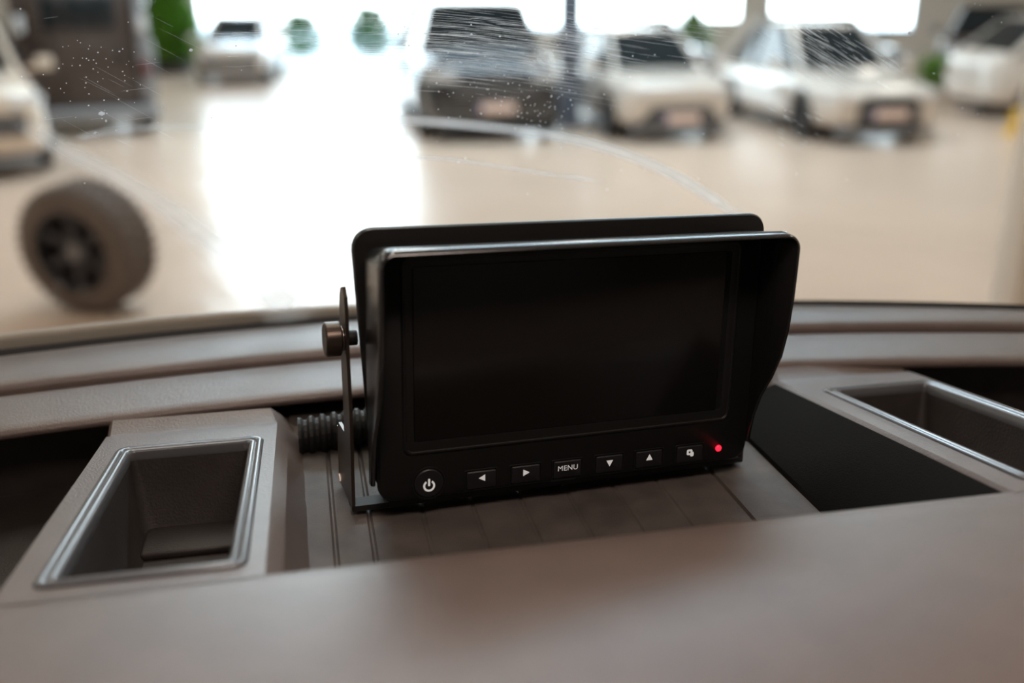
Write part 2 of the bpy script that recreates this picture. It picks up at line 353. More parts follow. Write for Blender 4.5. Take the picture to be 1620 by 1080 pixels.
# local +x axis = outward rim face; turn it to face the camera's left
mW = Matrix.Translation((0, 0, .425)) @ Matrix.Rotation(radians(-106), 4, 'Z') @ Matrix.Rotation(radians(4), 4, 'Y')
R_, w_ = .42, .34
bm = bmesh.new(); revolve(bm, [(-w_/2, R_*.62), (-w_*.52, R_*.8), (-w_*.45, R_*.93), (-w_*.3, R_*.96), (w_*.3, R_*.96), (w_*.45, R_*.93), (w_*.52, R_*.8), (w_/2, R_*.62), (w_*.4, R_*.6), (-w_*.4, R_*.6), (-w_/2, R_*.62)], 56)
bm.transform(mW); bm_obj('tyre', bm, M['tyreworn'], wx)
tb = bmesh.new(); box(tb, -.03, .03, -.018, .018, R_*.955, R_*1.0, .003, 1)
tme = bpy.data.meshes.new('tread_block'); bmesh.ops.recalc_face_normals(tb, faces=tb.faces); tb.to_mesh(tme); tb.free(); tme.materials.append(M['tyreworn'])
for k in range(36):
    for j, ax in enumerate((-.115, -.04, .04, .115)):
        a = 2*pi*(k+.5*(j % 2))/36
        o = link('tread_block', tme, None, wx); o.matrix_local = mW @ Matrix.Rotation(a, 4, 'X') @ Matrix.Translation((ax, 0, 0)) @ Matrix.Rotation(radians(12*(-1)**j), 4, 'Z')
bm = bmesh.new(); revolve(bm, [(w_*.5, R_*.64), (w_*.52, R_*.60), (w_*.4, R_*.57), (-w_*.1, R_*.54), (-w_*.12, 0.001)], 48); bm.transform(mW)
rim = bm_obj('rim', bm, M['rimblk'], wx)
for k in range(6):
    bm = bmesh.new(); box(bm, -w_*.02, w_*.38, -.032, .032, .05, R_*.58, .008, 1, Matrix.Rotation(2*pi*k/6, 4, 'X')); bm.transform(mW); bm_obj('spoke', bm, M['rimblk'], rim)
bm = bmesh.new(); cyl(bm, (0, 0, 0), (w_*.40, 0, 0), .075, .06, 24); bm.transform(mW); bm_obj('hub_cap', bm, M['rim'], rim)
for a in (150, 190):
    bm = bmesh.new(); mm = mW @ Matrix.Rotation(radians(a), 4, 'X') @ Matrix.Translation((w_*.5, 0, R_*.60)); bmesh.ops.create_uvsphere(bm, u_segments=12, v_segments=8, radius=.014); bm.transform(mm); bm_obj('chrome_bead', bm, M['chrome'], rim)  # two small chrome spheres on the rim edge

# steel column, white pillar, yellow post
hbox('trim_1', .72, 1.04, 15.6, 15.9, 0, HH, M['steel'], kind='structure', label='dark blue grey steel column beside the black off-road car')
hbox('trim_2', 2.5, 3.3, 4.75, 5.0, 0, HH, M['partition'], bev=.01, kind='structure', label='white pillar at the right edge of the photo')
yp = empty('yellow_post', hall(7.38, 14.9, 0), -yaw, label='short yellow post with a hook in front of the white crossover', category='post')
bm = bmesh.new(); cyl(bm, (0, 0, 0), (0, 0, .03), .14, .14, 24); bm_obj('base', bm, M['yellow'], yp)
bm = bmesh.new(); cyl(bm, (0, 0, .03), (0, 0, .28), .07, .06, 20); bm_obj('post', bm, M['yellow'], yp)
bm = bmesh.new(); cyl(bm, (0, 0, .28), (.28, 0, .42), .055, .05, 16); bm_obj('arm', bm, M['yellow'], yp)

# plants
def leafy(name, label, loc, w, d, h, n, m, group=None, pot=True, z0=.3):
    r = empty(name, loc, random.random()*3, label=label, category='plant')
    if group: r['group'] = group
    if pot:
        bm = bmesh.new(); loft(bm, [[(rr*cos(2*pi*k/20), rr*sin(2*pi*k/20), z) for k in range(20)] for rr, z in ((w*.22, 0), (w*.3, z0), (w*.33, z0+.02), (w*.27, z0+.02), (w*.25, z0-.05))]); bm_obj('pot', bm, M['pot'], r)
    bm = bmesh.new()
    for _ in range(n):
        a = random.random()*2*pi; u = random.random(); rad = sqrt(random.random())
        p = Vector((rad*w/2*cos(a)*(.5+.5*sin(pi*min(u+.15, 1))), rad*d/2*sin(a)*(.5+.5*sin(pi*min(u+.15, 1))), z0+u*(h-z0)))
        dr = Vector((cos(a), sin(a), random.uniform(-.2, 1.2))).normalized(); l = random.uniform(.12, .26)*min(1.6, h); s = dr.cross(Vector((0, 0, 1))).normalized()*l*.25
        q = [p, p+dr*l*.5+s, p+dr*l, p+dr*l*.5-s]; bm.faces.new([bm.verts.new(v) for v in q])
    for _ in range(6):
        a = random.random()*2*pi; cyl(bm, (0, 0, z0-.1 if pot else 0), (cos(a)*w*.3, sin(a)*d*.3, h*.8), .012, .005, 5)
    bm_obj('foliage', bm, m, r, smooth=0, kind='stuff')
    return r
leafy('potted_plant', 'tall bright green plant behind the brown boxy vehicle', hall(-8.95, 27.2, 0), 1.9, 1.2, 2.0, 2600, M['leaf'])
leafy('potted_plant', 'small green plant on the floor left of the white crossover', hall(8.25, 20.2, 0), .8, .7, .75, 500, M['leaf'], z0=.18)
leafy('potted_plant', 'green plant between white hatchback and white saloon', hall(4.7, 27.2, 0), 1.1, .9, 1.35, 600, M['leaf'])
for (a, b, h, la) in ((-6.9, 34, 1.35, 'left one of two shrubs on the paving outside the bright opening'), (-4.7, 34.5, 1.5, 'right one of two shrubs on the paving outside the bright opening')):
    leafy('clipped_shrub', la, hall(a, b, -.02), 1.7, 1.3, h, 1200, M['hedge'], 'shrubs outside the windows', pot=False, z0=.05)

# ================================================================ CAB (in camera-height coordinates, z measured from the eye)
Z = lambda z: CAMZ+z
def bcab(name, pts_faces=None): pass
cab_root_z = CAMZ
def cabbox(name, x0, x1, y0, y1, z0, z1, m, bev=0, parent=None, **p):
    return boxo(name, x0, x1, y0, y1, Z(z0), Z(z1), m, parent, bev, **p)
# enclosure outside the frame
# roof, rear bulkhead, side doors with window openings, cab floor
cabbox('ceiling', -.62, 1.05, -.95, .22, .42, .45, M['cab'], kind='structure', label='lining of the cab roof above the dashboard')
cabbox('wall_rear', -.62, 1.05, -.98, -.95, -1.2, .45, M['cab'], kind='structure', label='rear bulkhead of the cab')
cabbox('floor', -.62, 1.05, -.98, .9, -1.25, -1.2, M['cab'], kind='structure', label='cab floor under the dashboard')
cabbox('wall_left', -.65, -.62, -.98, .9, -1.2, -.25, M['cab'], kind='structure', label='lower lining of the left cab door')
cabbox('wall_right', 1.05, 1.08, -.98, .9, -1.2, -.25, M['cab'], kind='structure', label='lower lining of the right cab door')

dash = empty('dashboard', (0, 0, CAMZ), label='grey brown vehicle dashboard with ribbed centre tray and two open bins', category='dashboard')
DX0, DX1 = -.60, 1.02
def strip(name, xs, fn, m, parent=dash, smooth=40, closed=False, **p):
    """fn(x) -> list of (y, z) profile points; lofted along x"""
    bm = bmesh.new(); loft(bm, [[(x_, y_, z_) for (y_, z_) in fn(x_)] for x_ in xs], closed=closed, cap=closed)
    return bm_obj(name, bm, m, parent, smooth, **p)
def xr(a, b, n): return [a+(b-a)*k/n for k in range(n+1)]
yl = lambda x: .6127-.283*(x-.106)**2        # front lip of the shelf
yg = lambda x: .6742-.283*(x-.106)**2        # groove behind the shelf
yw = lambda x: .7441-.3585*(x-.074)**2        # foot of the windscreen
# near pad
def pad(x):
    return [(.366, -.30), (.362, -.232), (.3585, -.2200), (.354, -.2165), (.347, -.2142), (.335, -.2125), (.31, -.2100), (.27, -.2085), (.22, -.2115), (.17, -.222), (.13, -.240), (.105, -.27), (.10, -.31), (.11, -.45), (.16, -.6)]
strip('front_pad', xr(DX0, DX1, 24), pad, M['dash'], smooth=80)
# shelf with rounded lip
def shelf(x):
    y = yl(x); g = yg(x)
    return [(g+.004, -0.2519), (y+.030, -0.2514), (y+.006, -0.2511), (y+.002, -0.2501), (y-.0002, -0.2484), (y+.0005, -0.2457), (y+.0035, -0.2439), (y+.009, -0.2431), (y+.03, -0.2427), (g-.006, -0.2424), (g-.002, -0.2431), (g, -0.2459), (g+.001, -0.2519)]
strip('shelf', xr(DX0, DX1, 40), shelf, M['dash'], smooth=80)
def vent(x):
    g = yg(x); w = yw(x)
    return [(g+.003, -0.2539), (g+.0030, -0.2414), (g+.005, -0.2384), (g+.010, -0.2371), (g+.03, -0.2369), (w-.004, -0.2374), (w, -0.2394), (w+.002, -0.2469)]
strip('defroster_panel', xr(DX0, DX1, 40), vent, M['dash'], smooth=80)
def seal(x):
    w = yw(x); return [(w+.001, -0.2439), (w+.0015, -0.2389), (w+.005, -0.2354), (w+.009, -0.2374), (w+.010, -0.2439)]
strip('glass_seal', xr(DX0, DX1, 40), seal, M['rubber'])
cz = lambda x: .0045*max(0, min(1, (.10-x)/.2))-.012*max(0, min(1, (x-.05)/.1))
cw = strip('cowl_panel', xr(DX0, DX1, 40), lambda x: [(yw(x)+.016, -0.2639), (yw(x)+.017, -0.2374+cz(x)), (yw(x)+.020, -0.2344+cz(x)), (yw(x)+.026, -0.2344+cz(x)), (yw(x)+.034, -0.2399+cz(x)), (yw(x)+.06, -0.2759), (yw(x)+.12, -0.3539), (yw(x)+.20, -0.5139), (yw(x)+.22, -0.7639)], M['cowl_beige'], parent=None, smooth=60)
cw.location.z = CAMZ; cw['label'] = 'beige cowl strip outside the foot of the windscreen'; cw['category'] = 'cowl'
# nose of the vehicle below the glass
# back wall of the recesses and their floors
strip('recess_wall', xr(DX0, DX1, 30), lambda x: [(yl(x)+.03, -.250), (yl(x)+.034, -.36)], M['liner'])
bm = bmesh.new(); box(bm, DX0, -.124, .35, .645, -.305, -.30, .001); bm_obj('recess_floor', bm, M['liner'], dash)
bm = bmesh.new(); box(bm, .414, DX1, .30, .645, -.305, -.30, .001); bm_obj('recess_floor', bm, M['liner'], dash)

# bins
def ztop(y): return -.2155-.1495*(y-.352)
def make_bin(x0, x1, xc, xf, ox0, ox1, drop):
    """x0..x1 flat top, xc chamfer end, xf foot of the sloping side (towards the centre tray); ox0..ox1 opening"""
    ys = [.352, .36, .42, .48, .54, .583]
    parts = []
    Y0, Y1 = .362, .553       # bezel outer
    oy0, oy1 = .370, .545     # opening
    # top frame as ring around bezel: build from grid
    bm = bmesh.new()
    def P(x, y, dz=0): return (x, y, ztop(y)+dz)
    bx0, bx1 = ox0-.0085, ox1+.0085
    outer = [(x0, .352), (x1, .352), (x1, .583), (x0, .583)]
    inner = rrect(bx0, bx1, Y0, Y1, .006, 4)       # starts at (+x,+y) corner, ccw
    # ring strip between inner loop and matching outer loop (projected)
    oo = []
    n = len(inner)//4
    for q, (cx, cy) in enumerate(((x1, .583), (x0, .583), (x0, .352), (x1, .352))):
        oo += [(cx, cy)]*n
    vi = [bm.verts.new(P(*p)) for p in inner]
    vc = {c_: bm.verts.new(P(*c_)) for c_ in set(oo)}
    for k in range(len(inner)):
        j = (k+1) % len(inner); a, b = vc[oo[k]], vc[oo[j]]
        if a is b: bm.faces.new((vi[k], vi[j], a))
        else: bm.faces.new((vi[k], vi[j], b, a))
    # riser towards the lip, on under the shelf
    s = 1 if xc > x1 else -1
    xa, xb = (x0, x1) if s > 0 else (x1, x0)      # xb = edge towards centre
    def col(y, zt):
        return [(xa, y, -.31), (xa, y, zt-.002), (xa+s*.002, y, zt), (xb, y, zt), (xc, y, zt-drop), ((xf+xc)/2, y, -.266), (xf, y, -.31)]
    side1 = [col(y, ztop(y)) for y in (.352, .40, .45, .50, .54, .583)]
    side1 += [[(px_-(s*sh if k_ >= 3 else 0), py_, pz_) for k_, (px_, py_, pz_) in enumerate(col(yy, zz))] for yy, zz, sh in ((.586, -.2500, .001), (.5975, -.2458, .004), (.6005, -.2545, .005), (.645, -.2560, .010))]
    n0 = len(bm.verts)
    vs = [[bm.verts.new(p) for p in r] for r in side1]
    for k, (a, b) in enumerate(zip(vs[:-1], vs[1:])):
        for i in range(6):
            if k < 5 and i == 2: continue
            bm.faces.new((a[i], a[i+1], b[i+1], b[i]))
    body = bm_obj('storage_bin', bm, M['dash'], dash, smooth=22)
    # bezel: raised rounded trim
    bm = bmesh.new()
    def loop(d, dz, r): return [P(x, y, dz) for x, y in rrect(bx0+d, bx1-d, Y0+d, Y1-d, r, 5)]
    loft(bm, [loop(.0003, -.0015, .006), loop(.0004, .0006, .006), loop(.0016, .0017, .0055), loop(.0036, .0010, .005), loop(.0042, .0002, .005), loop(.0050, .0010, .0045), loop(.0066, .0012, .004), loop(.0082, -.0004, .0035), loop(.0086, -.006, .0032)], cap=False)
    bm_obj('bezel', bm, M['bezel'], body, smooth=60, label='satin grey trim round the bin opening')
    # liner
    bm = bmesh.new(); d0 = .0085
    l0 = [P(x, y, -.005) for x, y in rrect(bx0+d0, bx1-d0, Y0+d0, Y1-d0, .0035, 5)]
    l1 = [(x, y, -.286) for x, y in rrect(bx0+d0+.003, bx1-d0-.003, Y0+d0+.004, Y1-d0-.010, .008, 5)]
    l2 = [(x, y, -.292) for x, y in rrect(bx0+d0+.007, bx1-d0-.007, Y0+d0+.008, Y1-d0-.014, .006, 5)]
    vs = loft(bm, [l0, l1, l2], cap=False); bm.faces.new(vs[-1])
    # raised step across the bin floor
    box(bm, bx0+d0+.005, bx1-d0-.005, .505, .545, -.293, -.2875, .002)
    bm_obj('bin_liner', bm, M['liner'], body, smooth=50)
    return body
make_bin(-.1245, -.0245, -.0180, .0030, -.105, -.040, .0055)
rb = make_bin(.3112, .4090, .3092, .2640, .3330, .3970, .0022)
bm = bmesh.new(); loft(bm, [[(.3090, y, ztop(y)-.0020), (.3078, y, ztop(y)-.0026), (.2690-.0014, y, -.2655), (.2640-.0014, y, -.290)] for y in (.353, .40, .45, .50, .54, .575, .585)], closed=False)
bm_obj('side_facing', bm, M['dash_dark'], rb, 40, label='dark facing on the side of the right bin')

# centre tray mat with recessed grooves
matz = lambda x: -.2625-.035*(x-.02)
gx = [.0045, .0235, .052, .080, .108, .136, .164, .192, .2285]
prof = []
xs = [-.018]
for g in gx: xs += [g-.0016, g-.0005, g+.0005, g+.0016]
xs += [.245, .258, .266, .272]
bm = bmesh.new(); rows = []
for y_ in (.35, .45, .52, .645):
    row = []
    for x_ in xs:
        dz = 0
        for g in gx:
            if abs(abs(x_-g)-.0005) < 1e-6: dz = -.0016 if g in (gx[0], gx[1], gx[-1]) else -.0007
        if x_ > .25: dz += (x_-.25)**2*8
        row.append((x_, y_, matz(x_)+dz))
    rows.append(row)
loft(bm, rows, closed=False); bm_obj('tray_mat', bm, M['mat'], dash, smooth=0, label='brown ribbed floor of the centre tray')

# corrugated hose behind the monitor
bm = bmesh.new(); rings = []
for k in range(150):
    t = k/149; p = Vector((-.012+.26*t, .568+.006*sin(t*5), Z(-.2550)+.003*sin(t*4))); r = .0125 if k % 4 < 2 else .0105
    rings.append([p+Vector((0, r*cos(2*pi*j/16), r*sin(2*pi*j/16))) for j in range(16)])
loft(bm, rings); bm_obj('corrugated_hose', bm, M['rubber'], smooth=20, label='black corrugated cable hose lying behind the monitor', category='hose')

# ================================================================ MONITOR
a_, t_, r_ = radians(7), radians(3), radians(-2)
T0 = Vector((cos(a_), sin(a_), 0)); B0 = Vector((-sin(a_), cos(a_), 0)); Z0 = Vector((0, 0, 1))
V0 = Z0*cos(t_)+B0*sin(t_); MN = -B0*cos(t_)+Z0*sin(t_)
MT = T0*cos(r_)+V0*sin(r_); MV = V0*cos(r_)-T0*sin(r_)
MO = Vector((.1330, .4794, -.2465+CAMZ))
# local axes of the monitor: x = across, y = into the depth (-normal), z = up ; millimetres in the tables
mon = empty('monitor', (0, 0, 0), label='black camera monitor with a sun hood on a metal bracket in the centre tray', category='monitor')
MB = Matrix((MT, -MN, MV)).transposed().to_4x4(); mon.matrix_world = Matrix.Translation(MO) @ MB
mm = .001
def L_(u, w, v): return (u*mm, -w*mm, v*mm)
def slab(name, loops, m, parent=mon, smooth=35, cap=True, **p):
    """loops: list of (w, pts) with pts (u, v)"""
    bm = bmesh.new(); loft(bm, [[L_(u, w, v) for u, v in pts] for w, pts in loops], cap=cap); return bm_obj(name, bm, m, parent, smooth, **p)
def taper(u0, u1, v0, v1, r, shrink, n=6):       # outline narrower at its foot
    out = []; cx = (u0+u1)/2
    for (u, v) in rrect(u0, u1, v0, v1, r, n):
        k = 1-shrink*(v1-v)/(v1-v0); out.append((cx+(u-cx)*k, v))
    return out
# rear shell: broad flange then a narrower back
slab('rear_shell', [(-46, taper(-88, 96, 8, 118, 12, .03)), (-42, taper(-94, 102, 4, 122, 13, .03)), (-26, taper(-108, 114, -2, 131, 13, .05)), (-19, taper(-112.5, 118.5, -4, 133.5, 12, .07)),
                    (-15, taper(-114.3, 120.3, -5, 135, 11, .075)), (-10.5, taper(-114.8, 120.8, -5, 135.6, 11, .075)), (-9, taper(-113.8, 119.8, -4.5, 134.6, 10, .075))], M['case'], smooth=50)
# front body
slab('front_body', [(-9.2, rrect(-104, 112, -6, 126, 8)), (-3, rrect(-105.5, 113.8, -8, 127, 9)), (-1.0, rrect(-105, 113.4, -7.6, 126.4, 8.5)), (0, rrect(-104, 112.4, -6.8, 125.4, 8))], M['front'], smooth=50)
slab('foot_block', [(-30, rrect(-100, 108, -11, 4, 4)), (-8, rrect(-100, 108, -11.5, 4, 4))], M['front'])
# screen surround: raised lip and bevel to recessed screen
def ringo(name, loops, m, parent=mon, **p):
    return slab(name, loops, m, parent, cap=False, **p)
ringo('screen_surround', [(0, rrect(-92.5, 100.5, 17, 123, 5)), (.9, rrect(-91.5, 99.5, 18, 122, 4.5)), (.9, rrect(-90.7, 98.8, 18.8, 121.2, 4)), (.25, rrect(-90.2, 98.3, 19.3, 120.7, 4)), (.15, rrect(-86.5, 88.8+6, 24.2, 117, 1.5)), (-.0, rrect(-86.2, 94.4, 24.5, 116.8, 1.2))], M['front'], smooth=20)
slab('screen', [(.05, rrect(-86.2, 91, 24.5, 117, 1)), (.45, rrect(-85.9, 90.7, 24.8, 116.7, .9))], M['screen'], label='dark switched-off display glass')
# hood: top and both cheeks, front rim receding towards the foot
prof_v = [131.5, 125, 118, 96, 78, 62, 48, 35, 22, 10, 3]
prof_w = [33.5, 34, 34, 33, 31, 27, 20, 11.5, 6, 3, 1.5]
def hood_path(off):
    u0, u1, v1, r = -109.5+off, 114.8-off, 131.5-off, 8-off
    pts = []
    for v in (3, 10, 22, 35, 48, 62, 78, 96, 112): pts.append((u0, v))
    for k in range(0, 9):
        a = radians(180-90*k/8); pts.append((u0+r+r*cos(a), v1-r+r*sin(a)))
    for k in range(1, 9): pts.append((u0+r+(u1-u0-2*r)*k/9, v1))
    for k in range(0, 9):
        a = radians(90-90*k/8); pts.append((u1-r+r*cos(a), v1-r+r*sin(a)))
    for v in (112, 96, 78, 62, 48, 35, 22, 10, 3): pts.append((u1, v))
    return pts
def hw(v):
    vs_ = prof_v[::-1]; ws = prof_w[::-1]
    if v <= vs_[0]: return ws[0]
    for i in range(len(vs_)-1):
        if v <= vs_[i+1]:
            k = (v-vs_[i])/(vs_[i+1]-vs_[i]); return ws[i]+(ws[i+1]-ws[i])*k
    return ws[-1]
bm = bmesh.new(); po, pi_ = hood_path(0), hood_path(2.3); pm = hood_path(.7); pm2 = hood_path(1.7)
rows = []
for k in range(len(po)):
    (uo, vo), (ui, vi_) = po[k], pi_[k]; wv = hw(vo)
    q_ = max(0, min(1, (vo-112)/18)); dv = 4.5*q_*q_*(3-2*q_)
    rows.append([L_(uo, -4, vo-dv), L_(uo, wv*.5-1, vo-dv*.4), L_(uo, wv-min(7.5, wv*.3), vo+.15*dv/4.5), L_(uo, wv-1.4, vo-.8*dv/4.5), L_(pm[k][0], wv-.3, pm[k][1]-.9*dv/4.5), L_(pm2[k][0], wv, pm2[k][1]-.6*dv/4.5), L_(ui, wv-.8, vi_), L_(ui, -1, vi_-dv)])
vs = loft(bm, rows, closed=False); bm.faces.new(vs[0][::-1]); bm.faces.new(vs[-1])
bm_obj('sun_hood', bm, M['hood'], mon, smooth=40)
# buttons
def sym(name, pts_list, parent, w0):
    bm = bmesh.new()
    for pts in pts_list: loft(bm, [[L_(u, w0, v) for u, v in pts], [L_(u, w0+.12, v) for u, v in pts]])
    return bm_obj(name, bm, M['print'], parent, smooth=0, label='pale printed symbol with added glow')
def ringpts(cu, cv, r0, r1, a0, a1, n=28):
    out = [(cu+r1*cos(radians(a0+(a1-a0)*k/n)), cv+r1*sin(radians(a0+(a1-a0)*k/n))) for k in range(n+1)]
    return out+[(cu+r0*cos(radians(a1-(a1-a0)*k/n)), cv+r0*sin(radians(a1-(a1-a0)*k/n))) for k in range(n+1)]
def circ(cu, cv, r, n=36): return [(cu+r*cos(2*pi*k/n), cv+r*sin(2*pi*k/n)) for k in range(n)]
ringo('button_ring', [(.0, circ(-78.7, .8, 9.3)), (.5, circ(-78.7, .8, 9.1)), (.5, circ(-78.7, .8, 8.4)), (0, circ(-78.7, .8, 8.2))], M['front'])
b = slab('button', [(0, circ(-78.7, .8, 7.9)), (.7, circ(-78.7, .8, 7.9)), (1.1, circ(-78.7, .8, 7.4))], M['button'], label='round power button')
bm = bmesh.new()
pr = ringpts(-78.7, -.4, 2.15, 3.25, 90+32, 90+328)
vsA = [bm.verts.new(L_(u, 1.25, v)) for u, v in pr]; n_ = len(pr)//2
for k in range(n_-1): bm.faces.new((vsA[k], vsA[k+1], vsA[2*n_-2-k], vsA[2*n_-1-k]))
bm.faces.new([bm.verts.new(L_(u, 1.25, v)) for u, v in rrect(-79.3, -78.1, -.6, 3.6, .4, 3)])
bm_obj('power_symbol', bm, M['print'], b, smooth=0)
def key(cu, cv=0, lab=None):
    ringo('button_frame', [(0, rrect(cu-9.3, cu+9.3, cv-6, cv+6, 1)), (.45, rrect(cu-9.1, cu+9.1, cv-5.8, cv+5.8, 1)), (.45, rrect(cu-8.7, cu+8.7, cv-5.4, cv+5.4, .8)), (-.1, rrect(cu-8.6, cu+8.6, cv-5.3, cv+5.3, .8))], M['front'])
    return slab('button', [(0, rrect(cu-8.2, cu+8.2, cv-4.9, cv+4.9, .8)), (.7, rrect(cu-8.2, cu+8.2, cv-4.9, cv+4.9, .8)), (1.1, rrect(cu-7.7, cu+7.7, cv-4.4, cv+4.4, .6))], M['button'], label=lab)
k1 = key(-49.7, -.6, 'button with left arrow'); sym('arrow_symbol', [[(-47.8, -1.5), (-47.8, 2.3), (-51.4, .4)]], k1, 1.15)
k2 = key(-24.5, -.6, 'button with right arrow'); sym('arrow_symbol', [[(-26.1, -1.5), (-22.5, .4), (-26.1, 2.3)]], k2, 1.15)
k3 = key(0, -.6, 'button marked MENU')
k4 = key(25.2, -.6, 'button with down arrow'); sym('arrow_symbol', [[(25.2, -2.0), (27.2, 1.6), (23.2, 1.6)]], k4, 1.15)
k5 = key(49.9, -.6, 'button with up arrow'); sym('arrow_symbol', [[(47.9, -1.2), (51.9, -1.2), (49.9, 2.4)]], k5, 1.15)
k6 = key(75.8, -.6, 'button with input symbol')
bm = bmesh.new()
def ringface(o_, i_, w):
    a = [bm.verts.new(L_(u, w, v)) for u, v in o_]; c_ = [bm.verts.new(L_(u, w, v)) for u, v in i_]
    for k in range(len(a)):
        j = (k+1) % len(a); bm.faces.new((a[k], a[j], c_[j], c_[k]))
ringface(rrect(73.6, 77.2, -1.1, 2.3, .9, 4), rrect(74.75, 76.05, .05, 1.2, .4, 4), 1.25)
bm.faces.new([bm.verts.new(L_(u, 1.22, v)) for u, v in rrect(75.9, 78.2, -2.1, .6, .7, 4)])
bm_obj('input_symbol', bm, M['print'], k6, smooth=0)
cu_ = bpy.data.curves.new('menu_text', 'FONT'); cu_.body = 'MENU'; cu_.size = .0043; cu_.align_x = 'CENTER'; cu_.extrude = .0; cu_.space_character = 1.05
to = bpy.data.objects.new('menu_text', cu_); C.objects.link(to); bpy.context.view_layer.update()
me = evaluated(to); bpy.data.objects.remove(to); me.materials.clear(); me.materials.append(M['print'])
me.transform(Matrix.Translation((0, -.00120, -.0012)) @ Matrix.Rotation(radians(90), 4, 'X')); me.name = 'menu_text'
link('menu_text', me, None, k3, label='MENU in pale capitals')
slab('release_catch', [(0, rrect(-9.5, 5, -7.3, -6.6, .3, 2)), (.9, rrect(-9.3, 4.8, -7.2, -6.7, .3, 2))], M['button'])
bm = bmesh.new(); bmesh.ops.create_uvsphere(bm, u_segments=20, v_segments=10, radius=.0019); bmesh.ops.scale(bm, vec=(1, .6, 1), verts=bm.verts); bmesh.ops.translate(bm, vec=L_(94.8, .3, .5), verts=bm.verts)
bm_obj('indicator_light', bm, M['led'], mon, label='small red indicator light, lit')
# bracket
def plate(name, u0, u1, poly, m, parent, **p):      # polygon in (w, v), thick in u
    bm = bmesh.new(); loft(bm, [[L_(u0, w, v) for w, v in poly], [L_(u1, w, v) for w, v in poly]]); return bm_obj(name, bm, m, parent, 30, **p)
br = plate('bracket_arm', -117.2, -115.4, [(-13, -15), (-13, 40), (-17, 70), (-17, 92), (-19, 99), (-24, 103.5), (-29, 102), (-33, 97), (-35, 88), (-34, 60), (-32, 36), (-32, 22), (-50, 21), (-53, 17), (-53, -11), (-50, -15)], M['metal'], mon)
plate('arm_edge', -117.6, -117.2, [(-53.4, -11), (-53.4, 18), (-52.4, 18), (-52.4, -10.6), (-49.6, -14), (-50, -15.2)], M['edge'], br, label='bright bare edge of the bracket')
plate('bracket_arm', 118.8, 120.6, [(-13, -15), (-13, 40), (-17, 70), (-17, 92), (-24, 103.5), (-33, 97), (-35, 88), (-34, 60), (-32, 22), (-53, 17), (-53, -11), (-50, -15)], M['metal'], mon)
slab('bracket_base', [(-24, rrect(-117.2, 120.6, -16.5, -13.5, .8, 2)), (-13, rrect(-117.2, 120.6, -16.5, -13.5, .8, 2))], M['rubber'])
def ucyl(name, u0, u1, w, v, r, m, parent, n=40, knurl=0, **p):
    bm = bmesh.new()
    rr = lambda k: r*(1-knurl*(k % 2))
    def lp(u, s): return [L_(u, w+rr(k)*s*cos(2*pi*k/n), v+rr(k)*s*sin(2*pi*k/n)) for k in range(n)]
    loft(bm, [lp(u0, .9), lp(u0+.8, 1), lp(u1-.5, 1), lp(u1, .95)]); return bm_obj(name, bm, m, parent, 40, **p)
for s_, ue in ((-1, -117.2), (1, 120.6)):
    kn = ucyl('clamp_knob', *sorted((ue+s_*1.6, ue+s_*9.8)), -25, 76, 9.0, M['metal'], mon, knurl=.03)
    ucyl('washer', *sorted((ue, ue+s_*1.6)), -25, 76, 6.5, M['edge'], kn)
    ucyl('screw_shaft', *sorted((ue-s_*1.8, ue-s_*7)), -25, 76, 4, M['rubber'], kn)

# ================================================================ WINDSCREEN
SL = radians(56)
def gl(x, s, off=0.0):
    y = yw(x)+.004 - s*cos(SL) - off*sin(SL); z = -.2384 + s*sin(SL) - off*cos(SL); return Vector((x, y, z+CAMZ))
gm = bpy.data.materials.new('windscreen_glass'); gm.use_nodes = True; nt = gm.node_tree; nt.nodes.clear()
out = nt.nodes.new('ShaderNodeOutputMaterial'); tr = nt.nodes.new('ShaderNodeBsdfTransparent'); tr.inputs[0].default_value = (.93, .96, .95, 1)
gs = nt.nodes.new('ShaderNodeBsdfGlossy'); gs.inputs['Roughness'].default_value = .02; lw = nt.nodes.new('ShaderNodeLayerWeight'); lw.inputs[0].default_value = .5; p5 = nt.nodes.new('ShaderNodeMath'); p5.operation = 'POWER'; p5.inputs[1].default_value = 5; nt.links.new(lw.outputs['Facing'], p5.inputs[0]); fr = nt.nodes.new('ShaderNodeMath'); fr.operation = 'MULTIPLY_ADD'; fr.inputs[1].default_value = .9; fr.inputs[2].default_value = .045; nt.links.new(p5.outputs[0], fr.inputs[0])
mx = nt.nodes.new('ShaderNodeMixShader'); nt.links.new(fr.outputs[0], mx.inputs[0]); nt.links.new(tr.outputs[0], mx.inputs[1]); nt.links.new(gs.outputs[0], mx.inputs[2]); nt.links.new(mx.outputs[0], out.inputs[0])
bm = bmesh.new(); loft(bm, [[gl(x_, s) for s in [k*.07 for k in range(12)]] for x_ in xr(DX0, DX1, 32)], closed=False)
ws = bm_obj('windscreen', bm, gm, None, 60, label='vehicle windscreen with wiper arcs, scratches and dust specks', category='windscreen')
